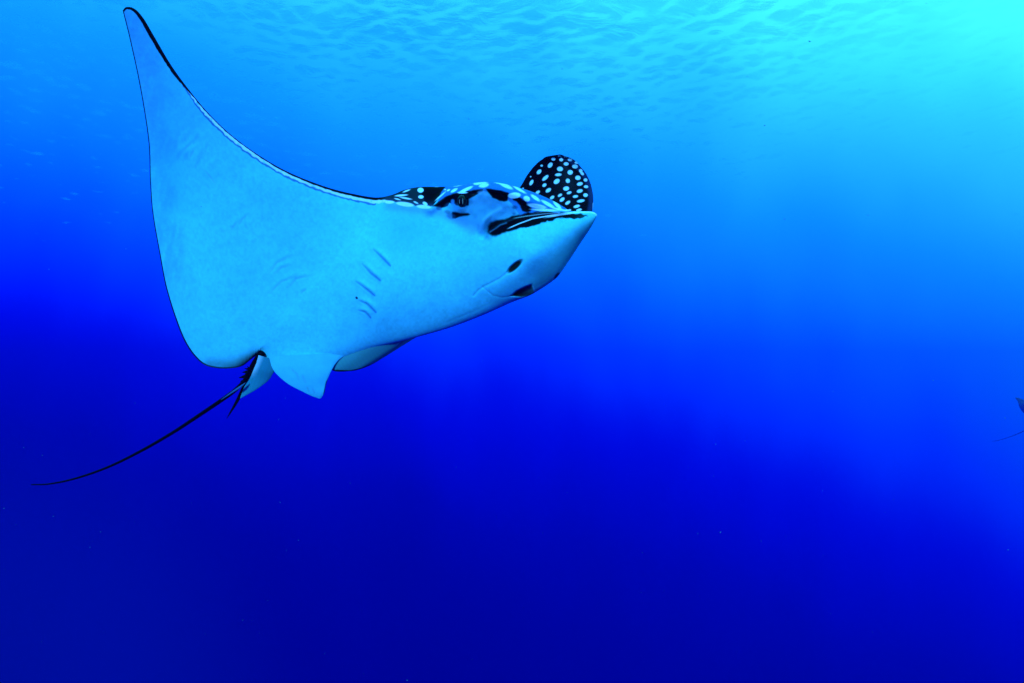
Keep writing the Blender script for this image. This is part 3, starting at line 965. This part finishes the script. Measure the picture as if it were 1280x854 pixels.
# ------------------------------------------------------------------ water surface overhead
H = 13.0


def spaced(lo, hi, fine_lo, fine_hi, step, grow=1.12):
    a = list(np.arange(fine_lo, fine_hi + 1e-6, step))
    s = step
    while a[-1] < hi:
        s *= grow; a.append(a[-1] + s)
    s = step
    while a[0] > lo:
        s *= grow; a.insert(0, a[0] - s)
    return np.array(a)


gx = spaced(-90, 90, -32, 36, 0.125)
gy = spaced(-90, 90, 15, 46, 0.125)
X, Y = np.meshgrid(gx, gy, indexing='ij')
Z = np.zeros_like(X)
wr = np.random.default_rng(3)
for lam, amp, n in ((9, 0.015, 6), (4.2, 0.022, 10), (2.0, 0.020, 16), (1.0, 0.022, 28), (0.55, 0.017, 28)):
    for _ in range(n):
        a = wr.normal(math.radians(68), 0.85)
        kk = 2 * math.pi / (lam * wr.uniform(0.75, 1.35))
        ph = wr.uniform(0, 6.28)
        w = np.sin(kk * (X * math.cos(a) + Y * math.sin(a)) + ph + 0.8 * np.sin(kk * 0.23 * (X * math.sin(a) - Y * math.cos(a)) + ph * 2))
        Z += amp / math.sqrt(n) * w
fade = np.clip(1.2 - np.hypot(X, Y - 20) / 180, 0.0, 1)
Z = H + Z * fade
mw = bpy.data.materials.new('sea_surface_from_below'); mw.use_nodes = True
n = mw.node_tree; n.nodes.clear()
o_ = n.nodes.new('ShaderNodeOutputMaterial')
tr = n.nodes.new('ShaderNodeBsdfTransparent')
tl = n.nodes.new('ShaderNodeBsdfTranslucent'); tl.inputs['Color'].default_value = (0.16, 0.62, 1, 1)
gl = n.nodes.new('ShaderNodeBsdfGlossy'); gl.inputs['Roughness'].default_value = 0.18
gl.inputs['Color'].default_value = (0.6, 0.85, 1, 1)
mxa = n.nodes.new('ShaderNodeMixShader'); mxa.inputs[0].default_value = 0.5
mxb = n.nodes.new('ShaderNodeMixShader')
# no light comes down outside Snell's window: the surface dies away at grazing angles
lw = n.nodes.new('ShaderNodeLayerWeight'); lw.inputs['Blend'].default_value = 0.5
sm = n.nodes.new('ShaderNodeMapRange'); sm.interpolation_type = 'SMOOTHSTEP'
sm.inputs['From Min'].default_value = 0.58; sm.inputs['From Max'].default_value = 0.44
sm.inputs['To Min'].default_value = 0.0; sm.inputs['To Max'].default_value = 0.44
n.links.new(lw.outputs['Facing'], sm.inputs['Value'])
# opacity drops toward +x: glare haze over the ripples, put into the mask
tcs = n.nodes.new('ShaderNodeTexCoord'); sx = n.nodes.new('ShaderNodeSeparateXYZ')
n.links.new(tcs.outputs['Object'], sx.inputs[0])
cx = n.nodes.new('ShaderNodeMapRange'); cx.interpolation_type = 'SMOOTHSTEP'
cx.inputs['From Min'].default_value = 0; cx.inputs['From Max'].default_value = 17
cx.inputs['To Min'].default_value = 1.0; cx.inputs['To Max'].default_value = 0.15
n.links.new(sx.outputs['X'], cx.inputs['Value'])
pn = n.nodes.new('ShaderNodeTexNoise'); pn.inputs['Scale'].default_value = 0.16; pn.inputs['Detail'].default_value = 3
n.links.new(tcs.outputs['Object'], pn.inputs['Vector'])
pm = n.nodes.new('ShaderNodeMapRange'); pm.inputs['From Min'].default_value = 0.35; pm.inputs['From Max'].default_value = 0.65
pm.inputs['To Min'].default_value = 0.45; pm.inputs['To Max'].default_value = 1.1
n.links.new(pn.outputs['Fac'], pm.inputs['Value'])
m1 = n.nodes.new('ShaderNodeMath'); m1.operation = 'MULTIPLY'; m2 = n.nodes.new('ShaderNodeMath'); m2.operation = 'MULTIPLY'
n.links.new(sm.outputs['Result'], m1.inputs[0]); n.links.new(cx.outputs['Result'], m1.inputs[1])
n.links.new(m1.outputs[0], m2.inputs[0]); n.links.new(pm.outputs['Result'], m2.inputs[1])
n.links.new(m2.outputs[0], mxb.inputs[0])
tcn = n.nodes.new('ShaderNodeTexCoord')
mp = n.nodes.new('ShaderNodeMapping'); mp.inputs['Rotation'].default_value = (0, 0, math.radians(-18)); mp.inputs['Scale'].default_value = (0.6, 1.0, 1)
nn = n.nodes.new('ShaderNodeTexNoise'); nn.inputs['Scale'].default_value = 1.2; nn.inputs['Detail'].default_value = 6; nn.inputs['Distortion'].default_value = 0.8
n.links.new(tcn.outputs['Object'], mp.inputs[0]); n.links.new(mp.outputs[0], nn.inputs['Vector'])
bp = n.nodes.new('ShaderNodeBump'); bp.inputs['Strength'].default_value = 0.9; bp.inputs['Distance'].default_value = 0.22
n.links.new(nn.outputs['Fac'], bp.inputs['Height'])
lw2 = n.nodes.new('ShaderNodeLayerWeight'); lw2.inputs['Blend'].default_value = 0.5
n.links.new(bp.outputs[0], lw2.inputs['Normal'])
rp = n.nodes.new('ShaderNodeMapRange'); rp.interpolation_type = 'SMOOTHSTEP'
rp.inputs['From Min'].default_value = 0.78; rp.inputs['From Max'].default_value = 0.30
rp.inputs['To Min'].default_value = 0.15; rp.inputs['To Max'].default_value = 1.35
n.links.new(lw2.outputs['Facing'], rp.inputs['Value'])
m3 = n.nodes.new('ShaderNodeMath'); m3.operation = 'MULTIPLY'
n.links.new(m2.outputs[0], m3.inputs[0]); n.links.new(rp.outputs['Result'], m3.inputs[1])
n.links.new(m3.outputs[0], mxb.inputs[0])
n.links.new(bp.outputs[0], tl.inputs['Normal']); n.links.new(bp.outputs[0], gl.inputs['Normal'])
n.links.new(tl.outputs[0], mxa.inputs[1]); n.links.new(gl.outputs[0], mxa.inputs[2])
n.links.new(tr.outputs[0], mxb.inputs[1]); n.links.new(mxa.outputs[0], mxb.inputs[2])
n.links.new(mxb.outputs[0], o_.inputs['Surface'])
surf = make_obj('water_surface', np.stack([X, Y, Z], -1).reshape(-1, 3), grid_faces(len(gx), len(gy), False), mw)
surf['kind'] = 'structure'

# ------------------------------------------------------------------ drifting specks
M_SPECK = plain_material('speck', (0.15, 0.26, 0.32), 0.6, 0.1)
pv, pf = [], []
for k in range(420):
    d = rng.uniform(1.6, 9)
    c = P(rng.uniform(-150, 1430), rng.uniform(-60, 914), d)
    r = rng.uniform(0.0007, 0.0020)
    q = rng.normal(size=(3, 3)); q /= np.linalg.norm(q, axis=1)[:, None]
    base = len(pv)
    st = rng.uniform(0.4, 2.2)
    for s_ in (1, -1):
        for a in range(3):
            pv.append(c + s_ * q[a] * r * (st if a == 0 else 1))
    for (a, b, c_) in ((0, 1, 2), (0, 2, 4), (0, 4, 5), (0, 5, 1), (3, 2, 1), (3, 4, 2), (3, 5, 4), (3, 1, 5)):
        pf.append((base + a, base + b, base + c_))
specks = make_obj('drifting_specks', np.array(pv), np.array(pf), M_SPECK)
specks['kind'] = 'stuff'
specks['label'] = 'tiny pale specks drifting in the open water'

# ------------------------------------------------------------------ haze of the water itself
hx = 112.0
hv = [(x, y, z) for x in (-hx, hx) for y in (-hx, hx) for z in (-60.0, H + 1.2)]
hf = [(0, 1, 3, 2), (4, 6, 7, 5), (0, 4, 5, 1), (2, 3, 7, 6), (0, 2, 6, 4), (1, 5, 7, 3)]
mh = bpy.data.materials.new('water_haze'); mh.use_nodes = True
n = mh.node_tree; n.nodes.clear()
o_ = n.nodes.new('ShaderNodeOutputMaterial')
pvn = n.nodes.new('ShaderNodeVolumePrincipled')
pvn.inputs['Color'].default_value = (0.0, 0.03, 0.36, 1)
pvn.inputs['Density'].default_value = 0.0075
pvn.inputs['Anisotropy'].default_value = 0.8
n.links.new(pvn.outputs[0], o_.inputs['Volume'])
haze = make_obj('haze', np.array(hv), np.array(hf), mh, smooth=False)
haze['kind'] = 'stuff'
haze['label'] = 'blue haze of the sea water'
